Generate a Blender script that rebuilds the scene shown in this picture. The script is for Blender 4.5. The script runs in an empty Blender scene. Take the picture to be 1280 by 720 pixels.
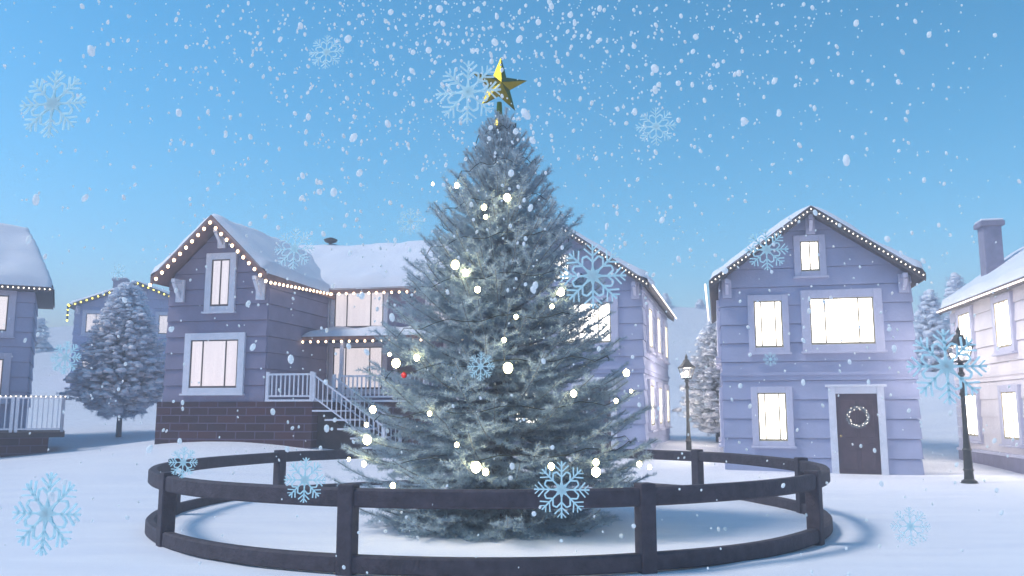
import bpy, math, random
import numpy as np
from mathutils import Vector, Matrix, noise as mnoise
random.seed(7)
rng = np.random.default_rng(11)
S = bpy.context.scene
COL = S.collection
R = math.radians
F = 1060.0
PITCH = math.atan(153 / F)
EYE = 1.6

# ------------------------------------------------------------------ helpers
def at(px, py, Y):
    u = (px - 640) / F; v = (360 - py) / F
    d = (u, math.cos(PITCH) - v * math.sin(PITCH), math.sin(PITCH) + v * math.cos(PITCH))
    s = Y / d[1]
    return Vector((d[0] * s, Y, EYE + d[2] * s))

def smooth01(t):
    t = max(0.0, min(1.0, t)); return t * t * (3 - 2 * t)

class MB:
    def __init__(self): self.v = []; self.f = []; self.sm = False
    def add(self, vs, fs):
        n = len(self.v); self.v += [tuple(p) for p in vs]; self.f += [tuple(i + n for i in q) for q in fs]
    def hexa(self, b, t):
        self.add(list(b) + list(t), [(3, 2, 1, 0), (4, 5, 6, 7), (0, 1, 5, 4), (1, 2, 6, 5), (2, 3, 7, 6), (3, 0, 4, 7)])
    def box(self, x0, x1, y0, y1, z0, z1, bev=0.0):
        self.hexa([(x0, y0, z0), (x1, y0, z0), (x1, y1, z0), (x0, y1, z0)], [(x0, y0, z1), (x1, y0, z1), (x1, y1, z1), (x0, y1, z1)])
    def bar(self, a, b, w, h, up=(0, 0, 1)):
        a = Vector(a); b = Vector(b); d = (b - a).normalized(); up = Vector(up)
        s = d.cross(up)
        if s.length < 1e-4: s = d.cross(Vector((0, 1, 0)))
        s.normalize(); u = s.cross(d).normalized(); s *= w / 2; u *= h / 2
        self.hexa([a - s - u, a + s - u, a + s + u, a - s + u], [b - s - u, b + s - u, b + s + u, b - s + u])
    def tube(self, pts, rad, n=8, caps=True):
        pts = [Vector(p) for p in pts]; rs = rad if isinstance(rad, (list, tuple)) else [rad] * len(pts)
        rings = []; prev = None
        for i, p in enumerate(pts):
            d = (pts[min(i + 1, len(pts) - 1)] - pts[max(i - 1, 0)]).normalized()
            s = (prev if prev is not None else (Vector((1, 0, 0)) if abs(d.x) < .9 else Vector((0, 1, 0))))
            s = (s - d * s.dot(d)).normalized(); prev = s; u = d.cross(s)
            rings.append([p + (s * math.cos(2 * math.pi * k / n) + u * math.sin(2 * math.pi * k / n)) * rs[i] for k in range(n)])
        vs = [q for r in rings for q in r]; fs = []
        for i in range(len(rings) - 1):
            for k in range(n):
                a = i * n + k; b = i * n + (k + 1) % n; fs.append((a, b, b + n, a + n))
        if caps: fs.append(tuple(range(n - 1, -1, -1))); fs.append(tuple((len(rings) - 1) * n + k for k in range(n)))
        self.add(vs, fs)
    def lathe(self, prof, c=(0, 0, 0), n=16):
        vs = []; fs = []
        for r, z in prof:
            for k in range(n):
                a = 2 * math.pi * k / n; vs.append((c[0] + r * math.cos(a), c[1] + r * math.sin(a), c[2] + z))
        for i in range(len(prof) - 1):
            for k in range(n):
                a = i * n + k; b = i * n + (k + 1) % n; fs.append((a, b, b + n, a + n))
        fs.append(tuple(range(n - 1, -1, -1))); fs.append(tuple((len(prof) - 1) * n + k for k in range(n)))
        self.add(vs, fs)
    def ball(self, c, r, n=8, m=6, sc=(1, 1, 1)):
        vs = [(c[0], c[1], c[2] - r * sc[2])]; fs = []
        for i in range(1, m):
            p = -math.pi / 2 + math.pi * i / m
            for k in range(n):
                a = 2 * math.pi * k / n
                vs.append((c[0] + r * sc[0] * math.cos(p) * math.cos(a), c[1] + r * sc[1] * math.cos(p) * math.sin(a), c[2] + r * sc[2] * math.sin(p)))
        vs.append((c[0], c[1], c[2] + r * sc[2])); L = len(vs) - 1
        for k in range(n): fs.append((0, 1 + (k + 1) % n, 1 + k))
        for i in range(m - 2):
            for k in range(n):
                a = 1 + i * n + k; b = 1 + i * n + (k + 1) % n; fs.append((a, b, b + n, a + n))
        o = 1 + (m - 2) * n
        for k in range(n): fs.append((o + k, o + (k + 1) % n, L))
        self.add(vs, fs)
    def build(self, name, mat, parent=None, smooth=False, bevel=0):
        me = bpy.data.meshes.new(name); me.from_pydata(self.v, [], self.f); me.validate(); me.update()
        if smooth: me.polygons.foreach_set('use_smooth', [True] * len(me.polygons))
        me.materials.append(mat)
        o = bpy.data.objects.new(name, me); COL.objects.link(o)
        if parent: o.parent = parent
        if bevel:
            m = o.modifiers.new('b', 'BEVEL'); m.width = bevel; m.segments = 2; m.limit_method = 'ANGLE'
        return o

def thing(name, label, cat, loc=(0, 0, 0), rz=0, group=None):
    o = bpy.data.objects.new(name, None); COL.objects.link(o)
    o.location = loc; o.rotation_euler = (0, 0, rz); o['label'] = label; o['category'] = cat
    if group: o['group'] = group
    o.empty_display_size = .1
    return o
def tag(o, label, cat, group=None):
    o['label'] = label; o['category'] = cat
    if group: o['group'] = group
    return o

# ------------------------------------------------------------------ materials
def mat(name, col, rough=.6, metal=0, var=.12, scale=4, bump=0, bscale=20, coat=0, sub=0, spec=.5, detail=6):
    m = bpy.data.materials.new(name); m.use_nodes = True; nt = m.node_tree; N = nt.nodes; L = nt.links
    b = N['Principled BSDF']; b.inputs['Roughness'].default_value = rough; b.inputs['Metallic'].default_value = metal
    b.inputs['Specular IOR Level'].default_value = spec
    if coat: b.inputs['Coat Weight'].default_value = coat
    tc = N.new('ShaderNodeTexCoord'); nz = N.new('ShaderNodeTexNoise'); nz.inputs['Scale'].default_value = scale; nz.inputs['Detail'].default_value = detail
    L.new(tc.outputs['Object'], nz.inputs['Vector'])
    r = N.new('ShaderNodeValToRGB'); e = r.color_ramp.elements
    e[0].position = .3; e[1].position = .7
    e[0].color = (*[c * (1 - var) for c in col], 1); e[1].color = (*[min(1, c * (1 + var)) for c in col], 1)
    L.new(nz.outputs['Fac'], r.inputs['Fac']); L.new(r.outputs['Color'], b.inputs['Base Color'])
    if bump:
        n2 = N.new('ShaderNodeTexNoise'); n2.inputs['Scale'].default_value = bscale; n2.inputs['Detail'].default_value = 5
        L.new(tc.outputs['Object'], n2.inputs['Vector'])
        bp = N.new('ShaderNodeBump'); bp.inputs['Strength'].default_value = bump; bp.inputs['Distance'].default_value = .05
        L.new(n2.outputs['Fac'], bp.inputs['Height']); L.new(bp.outputs['Normal'], b.inputs['Normal'])
    if sub:
        b.inputs['Subsurface Weight'].default_value = sub; b.inputs['Subsurface Radius'].default_value = (.1, .1, .12)
    return m

def emit(name, col, st):
    m = bpy.data.materials.new(name); m.use_nodes = True; nt = m.node_tree; N = nt.nodes; L = nt.links
    N.remove(N['Principled BSDF']); e = N.new('ShaderNodeEmission'); e.inputs['Color'].default_value = (*col, 1); e.inputs['Strength'].default_value = st
    L.new(e.outputs[0], N['Material Output'].inputs[0]); return m

def pane_mat(name, col, st):
    """lit window with softly folded net curtain behind the glass"""
    m = bpy.data.materials.new(name); m.use_nodes = True; nt = m.node_tree; N = nt.nodes; L = nt.links
    b = N['Principled BSDF']; b.inputs['Roughness'].default_value = .15; b.inputs['Base Color'].default_value = (.3, .3, .32, 1)
    tc = N.new('ShaderNodeTexCoord'); mp = N.new('ShaderNodeMapping'); mp.inputs['Scale'].default_value = (14, 14, .5)
    L.new(tc.outputs['Object'], mp.inputs[0]); nz = N.new('ShaderNodeTexNoise'); nz.inputs['Scale'].default_value = 1; nz.inputs['Detail'].default_value = 3
    L.new(mp.outputs[0], nz.inputs['Vector'])
    r = N.new('ShaderNodeValToRGB'); e = r.color_ramp.elements; e[0].position = .3; e[1].position = .65
    e[0].color = (col[0] * .86, col[1] * .84, col[2] * .85, 1); e[1].color = (*col, 1)
    L.new(nz.outputs['Fac'], r.inputs['Fac']); L.new(r.outputs['Color'], b.inputs['Emission Color']); b.inputs['Emission Strength'].default_value = st
    return m

def snow_mat(name, streak=False):
    m = bpy.data.materials.new(name); m.use_nodes = True; nt = m.node_tree; N = nt.nodes; L = nt.links
    b = N['Principled BSDF']; b.inputs['Base Color'].default_value = (.80, .81, .86, 1); b.inputs['Roughness'].default_value = .75
    b.inputs['Specular IOR Level'].default_value = .2
    tc = N.new('ShaderNodeTexCoord'); mp = N.new('ShaderNodeMapping'); mp.inputs['Scale'].default_value = (.35, 1.6, 1) if streak else (1, 1, 1)
    L.new(tc.outputs['Object'], mp.inputs[0])
    n1 = N.new('ShaderNodeTexNoise'); n1.inputs['Scale'].default_value = 1.3; n1.inputs['Detail'].default_value = 7
    L.new(mp.outputs[0], n1.inputs['Vector'])
    r = N.new('ShaderNodeValToRGB'); e = r.color_ramp.elements; e[0].position = .3; e[1].position = .7
    e[0].color = (.76, .77, .84, 1); e[1].color = (.84, .84, .88, 1)
    L.new(n1.outputs['Fac'], r.inputs['Fac']); L.new(r.outputs['Color'], b.inputs['Base Color'])
    bp = N.new('ShaderNodeBump'); bp.inputs['Strength'].default_value = .35; bp.inputs['Distance'].default_value = .12 if streak else .05
    L.new(n1.outputs['Fac'], bp.inputs['Height'])
    n2 = N.new('ShaderNodeTexNoise'); n2.inputs['Scale'].default_value = 40; L.new(tc.outputs['Object'], n2.inputs['Vector'])
    b2 = N.new('ShaderNodeBump'); b2.inputs['Strength'].default_value = .25; b2.inputs['Distance'].default_value = .01
    L.new(n2.outputs['Fac'], b2.inputs['Height']); L.new(bp.outputs['Normal'], b2.inputs['Normal']); L.new(b2.outputs['Normal'], b.inputs['Normal'])
    return m

def brick_mat():
    m = bpy.data.materials.new('dark_brick'); m.use_nodes = True; nt = m.node_tree; N = nt.nodes; L = nt.links
    b = N['Principled BSDF']; b.inputs['Roughness'].default_value = .85
    tc = N.new('ShaderNodeTexCoord'); sx = N.new('ShaderNodeSeparateXYZ'); L.new(tc.outputs['Object'], sx.inputs[0])
    ad = N.new('ShaderNodeMath'); ad.operation = 'ADD'; L.new(sx.outputs[0], ad.inputs[0]); L.new(sx.outputs[1], ad.inputs[1])
    cx = N.new('ShaderNodeCombineXYZ'); L.new(ad.outputs[0], cx.inputs[0]); L.new(sx.outputs[2], cx.inputs[1])
    k = N.new('ShaderNodeTexBrick'); L.new(cx.outputs[0], k.inputs['Vector'])
    k.inputs['Color1'].default_value = (.085, .03, .035, 1); k.inputs['Color2'].default_value = (.045, .02, .025, 1); k.inputs['Mortar'].default_value = (.13, .10, .16, 1)
    k.inputs['Scale'].default_value = 1; k.inputs['Brick Width'].default_value = .56; k.inputs['Row Height'].default_value = .21; k.inputs['Mortar Size'].default_value = .014; k.inputs['Bias'].default_value = 0
    L.new(k.outputs['Color'], b.inputs['Base Color'])
    bp = N.new('ShaderNodeBump'); bp.inputs['Strength'].default_value = .8; bp.inputs['Distance'].default_value = .02; bp.invert = True
    L.new(k.outputs['Fac'], bp.inputs['Height']); L.new(bp.outputs['Normal'], b.inputs['Normal'])
    return m

M = dict(
    snow=snow_mat('snow'), ground=snow_mat('snow_ground', True),
    wall_grey=mat('mauve_grey_boards', (.23, .215, .31), .8, var=.12, scale=2.2, bump=.15, bscale=14),
    wall_pale=mat('pale_lilac_boards', (.37, .40, .56), .8, var=.08, scale=1.5, bump=.15, bscale=14),
    wall_cream=mat('pale_plaster_boards', (.74, .70, .74), .8, var=.08, scale=1.5, bump=.15, bscale=14),
    wall_blue=mat('lavender_render', (.33, .36, .56), .8, var=.1, scale=1.5, bump=.15, bscale=14),
    trim=mat('white_trim', (.72, .74, .82), .6, var=.06, scale=6),
    trim_dull=mat('lilac_trim', (.55, .55, .68), .6, var=.06, scale=6),
    sash=mat('brown_sash', (.10, .08, .07), .5, var=.2, scale=8),
    sash_gold=mat('ochre_sash', (.38, .32, .20), .5, var=.2, scale=8),
    roof=mat('warm_lit_roof_timber', (.24, .14, .12), .8, var=.25, scale=6, bump=.3),  # brown base includes the warm glow of the string lights on the boards
    roof_dark=mat('grey_roof_timber', (.10, .085, .085), .8, var=.25, scale=6, bump=.3),
    brick=brick_mat(),
    dark=mat('dark_shaded_timber', (.05, .035, .035), .9, var=.3, scale=5, bump=.3),
    fence=mat('dark_stained_timber', (.05, .042, .055), .75, var=.35, scale=9, bump=.35, bscale=30),
    iron=mat('black_iron', (.055, .055, .05), .45, metal=.3, var=.25, scale=12, bump=.1, bscale=60),
    door=mat('plum_brown_door', (.09, .06, .075), .5, var=.2, scale=7, bump=.1),
    brass=mat('brass', (.6, .45, .2), .3, metal=1),
    bark=mat('grey_bark', (.15, .15, .16), .9, var=.3, scale=12, bump=.5),
    gold=mat('polished_gold', (.26, .20, .015), .25, metal=1, var=.2, scale=9),
    red=mat('red_gloss', (.6, .02, .02), .25, var=.1, coat=.5),
    cord=mat('dark_cord', (.03, .04, .03), .7),
    bark_frost=mat('frosted_bark', (.24, .27, .29), .9, var=.3, scale=12, bump=.4),
    stone=mat('chimney_stone', (.26, .25, .34), .9, var=.15, scale=5, bump=.4),
    pane1=pane_mat('lit_pane_pinkish', (1.0, .90, .92), .60),
    pane4=pane_mat('lit_pane_bright', (1.0, .93, .80), 5.0),
    pane0=pane_mat('lit_pane_soft', (1.0, .90, .90), .66),
    warm=emit('warm_bulb', (1, .72, .45), 5.0),
    pin=emit('cream_bulb', (1, .90, .78), 2.4),
    yellow=emit('yellow_bulb', (1, .82, .12), 3.2),
    tube=emit('warm_white_tube', (1, .86, .80), 2.2),
    big=emit('fairy_bulb', (1, .84, .42), 22),
    lampbulb=emit('lantern_bulb', (1, .92, .82), 10),
)
def needle_mat(name, c0, c1, trans=.25):
    m = bpy.data.materials.new(name); m.use_nodes = True; nt = m.node_tree; N = nt.nodes; L = nt.links
    b = N['Principled BSDF']; b.inputs['Roughness'].default_value = .6
    tc = N.new('ShaderNodeTexCoord'); nz = N.new('ShaderNodeTexNoise'); nz.inputs['Scale'].default_value = 3.5; nz.inputs['Detail'].default_value = 5
    L.new(tc.outputs['Object'], nz.inputs['Vector'])
    r = N.new('ShaderNodeValToRGB'); e = r.color_ramp.elements; e[0].position = .35; e[1].position = .65; e[0].color = (*c0, 1); e[1].color = (*c1, 1)
    L.new(nz.outputs['Fac'], r.inputs['Fac']); L.new(r.outputs['Color'], b.inputs['Base Color'])
    t = N.new('ShaderNodeBsdfTranslucent'); L.new(r.outputs['Color'], t.inputs['Color'])
    mx = N.new('ShaderNodeMixShader'); mx.inputs[0].default_value = trans
    L.new(b.outputs[0], mx.inputs[1]); L.new(t.outputs[0], mx.inputs[2]); L.new(mx.outputs[0], N['Material Output'].inputs[0])
    return m
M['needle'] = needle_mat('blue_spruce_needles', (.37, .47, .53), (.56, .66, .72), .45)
M['frost'] = needle_mat('frosted_twigs', (.55, .63, .76), (.78, .84, .92), .4)
def flake_mat(name, alpha, col=(.78, .96, .99)):
    m = bpy.data.materials.new(name); m.use_nodes = True; nt = m.node_tree; N = nt.nodes; L = nt.links
    b = N['Principled BSDF']; b.inputs['Base Color'].default_value = (*col, 1); b.inputs['Roughness'].default_value = .5
    t = N.new('ShaderNodeBsdfTranslucent'); t.inputs['Color'].default_value = (*col, 1)
    mx = N.new('ShaderNodeMixShader'); mx.inputs[0].default_value = .6
    L.new(b.outputs[0], mx.inputs[1]); L.new(t.outputs[0], mx.inputs[2])
    tr = N.new('ShaderNodeBsdfTransparent'); m2 = N.new('ShaderNodeMixShader'); m2.inputs[0].default_value = alpha
    L.new(tr.outputs[0], m2.inputs[1]); L.new(mx.outputs[0], m2.inputs[2]); L.new(m2.outputs[0], N['Material Output'].inputs[0])
    return m
M['flake'] = flake_mat('ice_crystal', 1.0)
M['flake_thin'] = flake_mat('thin_ice_crystal', .55)
M['snowdot'] = flake_mat('falling_snow', 1.0, (.93, .97, .98))
def glass_mat():
    m = bpy.data.materials.new('lantern_glass'); m.use_nodes = True; nt = m.node_tree; N = nt.nodes; L = nt.links
    N.remove(N['Principled BSDF']); g = N.new('ShaderNodeBsdfGlossy'); g.inputs['Roughness'].default_value = .1
    t = N.new('ShaderNodeBsdfTransparent'); t.inputs[0].default_value = (.93, .92, .88, 1); mx = N.new('ShaderNodeMixShader'); mx.inputs[0].default_value = .12
    L.new(t.outputs[0], mx.inputs[1]); L.new(g.outputs[0], mx.inputs[2]); L.new(mx.outputs[0], N['Material Output'].inputs[0]); return m
M['glass'] = glass_mat()

# ------------------------------------------------------------------ ground
def G(x, y, cx, cy, sx, sy, h): return h * math.exp(-((x - cx) / sx) ** 2 / 2 - ((y - cy) / sy) ** 2 / 2)
def gz(x, y):
    z = G(x, y, -7.3, 24.8, 3.1, 4.0, .62) + G(x, y, 2.5, 27, 3.2, 3.0, .30) + G(x, y, -14, 33, 5, 4, .25)
    z += G(x, y, -34, 76, 34, 21, 5.5) + G(x, y, 22, 84, 34, 19, 8.6) + G(x, y, 18.5, 37, 4.2, 4.2, 2.5) + G(x, y, -2, 90, 40, 20, .8)
    z += G(x, y, 110, 120, 40, 30, 9) + G(x, y, -120, 110, 55, 30, 8)
    far = smooth01((y - 30) / 40)
    z += far * .35 * mnoise.noise(Vector((x * .09, y * .09, 0))) + .035 * mnoise.noise(Vector((x * .35, y * .5, 3))) + .012 * mnoise.noise(Vector((x * 1.3, y * 1.7, 8)))
    return z
xs = np.unique(np.concatenate([np.linspace(-600, -60, 19), np.linspace(-60, -24, 31), np.linspace(-24, 24, 161), np.linspace(24, 60, 31), np.linspace(60, 600, 19)]))
ys = np.unique(np.concatenate([np.linspace(-30, 2, 12), np.linspace(2, 40, 150), np.linspace(40, 110, 60), np.linspace(110, 900, 20)]))
g = MB(); nx = len(xs)
g.v = [(x, y, gz(x, y)) for y in ys for x in xs]
g.f = [(j * nx + i, j * nx + i + 1, (j + 1) * nx + i + 1, (j + 1) * nx + i) for j in range(len(ys) - 1) for i in range(nx - 1)]
o = g.build('ground', M['ground'], smooth=True); o['kind'] = 'structure'

# ------------------------------------------------------------------ house kit
def boards(mb, a, b, z0, zfun, h=.40, gap=.016, t0=.045, t1=.012):
    """clapboards on the wall running from a to b (2-D, outward side is to the right), zfun(u)->top height or (zeave, zpeak) gable"""
    a = Vector(a); b = Vector(b); L = (b - a).length; d = (b - a) / L; n = Vector((d.y, -d.x))
    ze, zp = zfun; z = z0
    def span(zz):
        if zz <= ze or zp <= ze: return 0, L
        k = (zz - ze) / (zp - ze); return L / 2 * k, L - L / 2 * k
    while z < max(ze, zp) - .02:
        zt = min(z + h - gap, max(ze, zp))
        if z < ze < zt and zp > ze: pass
        s0, e0 = span(z); s1, e1 = span(zt)
        P_ = lambda s, o_, zz: (a.x + d.x * s + n.x * o_, a.y + d.y * s + n.y * o_, zz)
        j = .003 * random.random()
        mb.hexa([P_(s0, 0, z), P_(s0, t0 + j, z), P_(e0, t0 + j, z), P_(e0, 0, z)], [P_(s1, 0, zt), P_(s1, t1 + j, zt), P_(e1, t1 + j, zt), P_(e1, 0, zt)])
        z += h
def prism_x(mb, poly, x0, x1):
    """poly in (y,z) extruded along x"""
    n = len(poly); mb.add([(x0, y, z) for y, z in poly] + [(x1, y, z) for y, z in poly], [tuple(range(n)), tuple(range(2 * n - 1, n - 1, -1))] + [(i, i + n, (i + 1) % n + n, (i + 1) % n) for i in range(n)])
def prism_y(mb, poly, y0, y1):
    n = len(poly); mb.add([(x, y0, z) for x, z in poly] + [(x, y1, z) for x, z in poly], [tuple(range(n)), tuple(range(2 * n - 1, n - 1, -1))] + [(i, i + n, (i + 1) % n + n, (i + 1) % n) for i in range(n)])

def roof_pair(parent, c0, c1, half, zridge, pitch, axis, roofm, thick=.12, snow=.2, seed=0, fascia=.2, name='roof'):
    """gable roof: ridge runs along axis ('y' or 'x') from c0 to c1 at cross-position mid; half = half width incl. overhang"""
    mid = half[0]; hw = half[1]; mb = MB(); ze = zridge - hw * pitch
    def pt(s, l, z):   # s cross, l along
        return (mid + s, l, z) if axis == 'y' else (l, mid + s, z)
    for sg in (-1, 1):
        vs = [pt(0, c0, zridge), pt(sg * hw, c0, ze), pt(sg * hw, c1, ze), pt(0, c1, zridge)]
        mb.hexa([(x, y, z - thick) for x, y, z in vs], vs)
        # barge boards on both ends
        for l0, l1 in ((c0 - .035, c0 - .002), (c1 + .002, c1 + .035)):
            q = [pt(0, l0, zridge + .03), pt(sg * (hw + .03), l0, ze + .03 - .03 * pitch), pt(sg * (hw + .03), l1, ze + .03 - .03 * pitch), pt(0, l1, zridge + .03)]
            mb.hexa([(x, y, z - fascia) for x, y, z in q], q)
        # eave fascia / gutter
        a = pt(sg * (hw + .025), c0, ze - .07); b = pt(sg * (hw + .025), c1, ze - .07); mb.bar(a, b, .045, .15)
    r = mb.build(name, roofm, parent)
    # snow blanket
    nu = 28; nl = max(10, int((c1 - c0) / .22)); s = MB(); vs = []
    for j in range(nl + 1):
        tj = j / nl
        for i in range(nu + 1):
            u = -1 + 2 * i / nu
            e = min(1, (1 - abs(u)) / .12); f = min(1, min(tj, 1 - tj) * (c1 - c0) / .3)
            k = math.sqrt(max(0, 1 - (1 - e) ** 2)) * math.sqrt(max(0, 1 - (1 - f) ** 2))
            nz = mnoise.noise(Vector((u * hw * 1.6, tj * (c1 - c0) * 1.3, seed * 7.3)))
            n3 = mnoise.noise(Vector((u * hw * 4, tj * (c1 - c0) * 4, seed * 3.3)))
            au = math.sqrt(u * u + .003)
            zz = zridge - au * hw * pitch + snow * k * (1 + .35 * nz + .12 * n3) + .004
            bul = .09 * (1 - (2 * min(e, 1) - 1) ** 2) if e < 1 else 0
            buf = .09 * (1 - (2 * min(f, 1) - 1) ** 2) if f < 1 else 0
            sx_ = u * hw * 1.02 + (math.copysign(bul, u) if e < 1 else 0) * (1 + .8 * nz)
            ll = c0 - .04 + tj * (c1 - c0 + .08) + (buf * (1 + .8 * nz) * (-1 if tj < .5 else 1))
            if e <= 0 or f <= 0: zz -= .03
            vs.append(pt(sx_, ll, zz))
    w = nu + 1; fs = [(j * w + i, j * w + i + 1, (j + 1) * w + i + 1, (j + 1) * w + i) for j in range(nl) for i in range(nu)]
    s.add(vs, fs); s.build('roof_snow', M['snow'], parent, smooth=True)
    return r

def window(parent, o, d, w, z0, z1, panes=(1,), pane='pane1', trim='trim', sash='sash', fw=.17, sill=True, proud=.06):
    """o centre (x,y) on the wall plane, d unit direction along the wall; outward = (d.y,-d.x)"""
    d = Vector(d).normalized(); n = Vector((d.y, -d.x)); o = Vector(o)
    def bx(mb, s0, s1, q0, q1, a, b):
        P_ = lambda s, q, z: (o.x + d.x * s + n.x * q, o.y + d.y * s + n.y * q, z)
        mb.hexa([P_(s0, q0, a), P_(s0, q1, a), P_(s1, q1, a), P_(s1, q0, a)], [P_(s0, q0, b), P_(s0, q1, b), P_(s1, q1, b), P_(s1, q0, b)])
    h = w / 2; t = MB(); p = proud + .035
    bx(t, -h - fw, -h, .0, p, z0 - fw * .8, z1 + fw); bx(t, h, h + fw, 0, p, z0 - fw * .8, z1 + fw)
    bx(t, -h, h, 0, p - .003, z1, z1 + fw); bx(t, -h, h, 0, p - .003, z0 - fw * .8, z0)
    if sill: bx(t, -h - fw - .04, h + fw + .04, 0, p + .06, z0 - fw * .8 - .05, z0 - fw * .8 + .0)
    win = t.build('window', M[trim], parent, bevel=.008)
    s = MB(); q = .035; e = .072; I = .042
    bx(s, -h, -h + q, I, e, z0, z1); bx(s, h - q, h, I, e, z0, z1); bx(s, -h + q, h - q, I, e, z1 - q, z1); bx(s, -h + q, h - q, I, e, z0, z0 + q * 1.5)
    tot = sum(panes); acc = 0
    for k in panes[:-1]:
        acc += k; c = -h + w * acc / tot; bx(s, c - q * .5, c + q * .5, I, e + .004, z0 + q * 1.5, z1 - q)
    s.build('sash', M[sash], win)
    g_ = MB(); bx(g_, -h + q * .5, h - q * .5, .044, .056, z0 + q, z1 - q * .5); g_.build('pane', M[pane], win)
    return win

BULBS = {}
def bulb_proto(key, r):
    if key not in BULBS:
        mb = MB(); mb.ball((0, 0, 0), r, 8, 6, (1, 1, 1.15)); me_o = mb.build('bulb', M[key.split('|')[0]]); BULBS[key] = me_o.data; bpy.data.objects.remove(me_o)
        BULBS[key].polygons.foreach_set('use_smooth', [True] * len(BULBS[key].polygons))
    return BULBS[key]
def light_string(label, runs, step, matname, r, group='strings of festive lights', tube=False, parent_xf=None, cordr=.008):
    """runs: list of (a,b) world points; a thing with cord and bulbs as parts"""
    base = Vector(runs[0][0]); t = thing('light_string', label, 'string lights', base, 0, group)
    c = MB()
    for a, b in runs:
        a = Vector(a) - base; b = Vector(b) - base; n = max(1, round((b - a).length / step)); pts = []
        for i in range(n * 2 + 1):
            p = a.lerp(b, i / (2 * n))
            if i % 2: p.z -= step * .1
            pts.append(p)
        c.tube(pts, cordr, 5)
        if tube: continue
        for i in range(n + 1):
            p = a.lerp(b, i / n); ob = bpy.data.objects.new('bulb', bulb_proto('%s|%g' % (matname, r), r)); COL.objects.link(ob)
            ob.location = p + Vector((0, 0, -r * .8)); ob.parent = t
    if tube:
        c2 = MB()
        for a, b in runs: c2.tube([Vector(a) - base, Vector(b) - base], r, 8)
        c2.build('glowing_tube', M[matname], t, smooth=True)
    c.build('cord', M['cord'], t)
    return t
def xf(ob, p):
    c, s = math.cos(ob.rotation_euler.z), math.sin(ob.rotation_euler.z)
    return Vector((ob.location.x + c * p[0] - s * p[1], ob.location.y + s * p[0] + c * p[1], ob.location.z + p[2]))

def bracket(mb, x, y0, z, w=.1, L=.4, H=.55):
    """white gable bracket: wall plate, top arm and curved strut, projecting toward -y from wall y0"""
    mb.box(x - w / 2 - .06, x + w / 2 + .06, y0 - .09, y0, z - H, z)
    mb.box(x - w / 2, x + w / 2, y0 - L, y0 - .09, z - .12, z - .01)
    mb.bar((x, y0 - L + .05, z - .12), (x, y0 - .07, z - H + .1), w * .8, .09)

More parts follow.
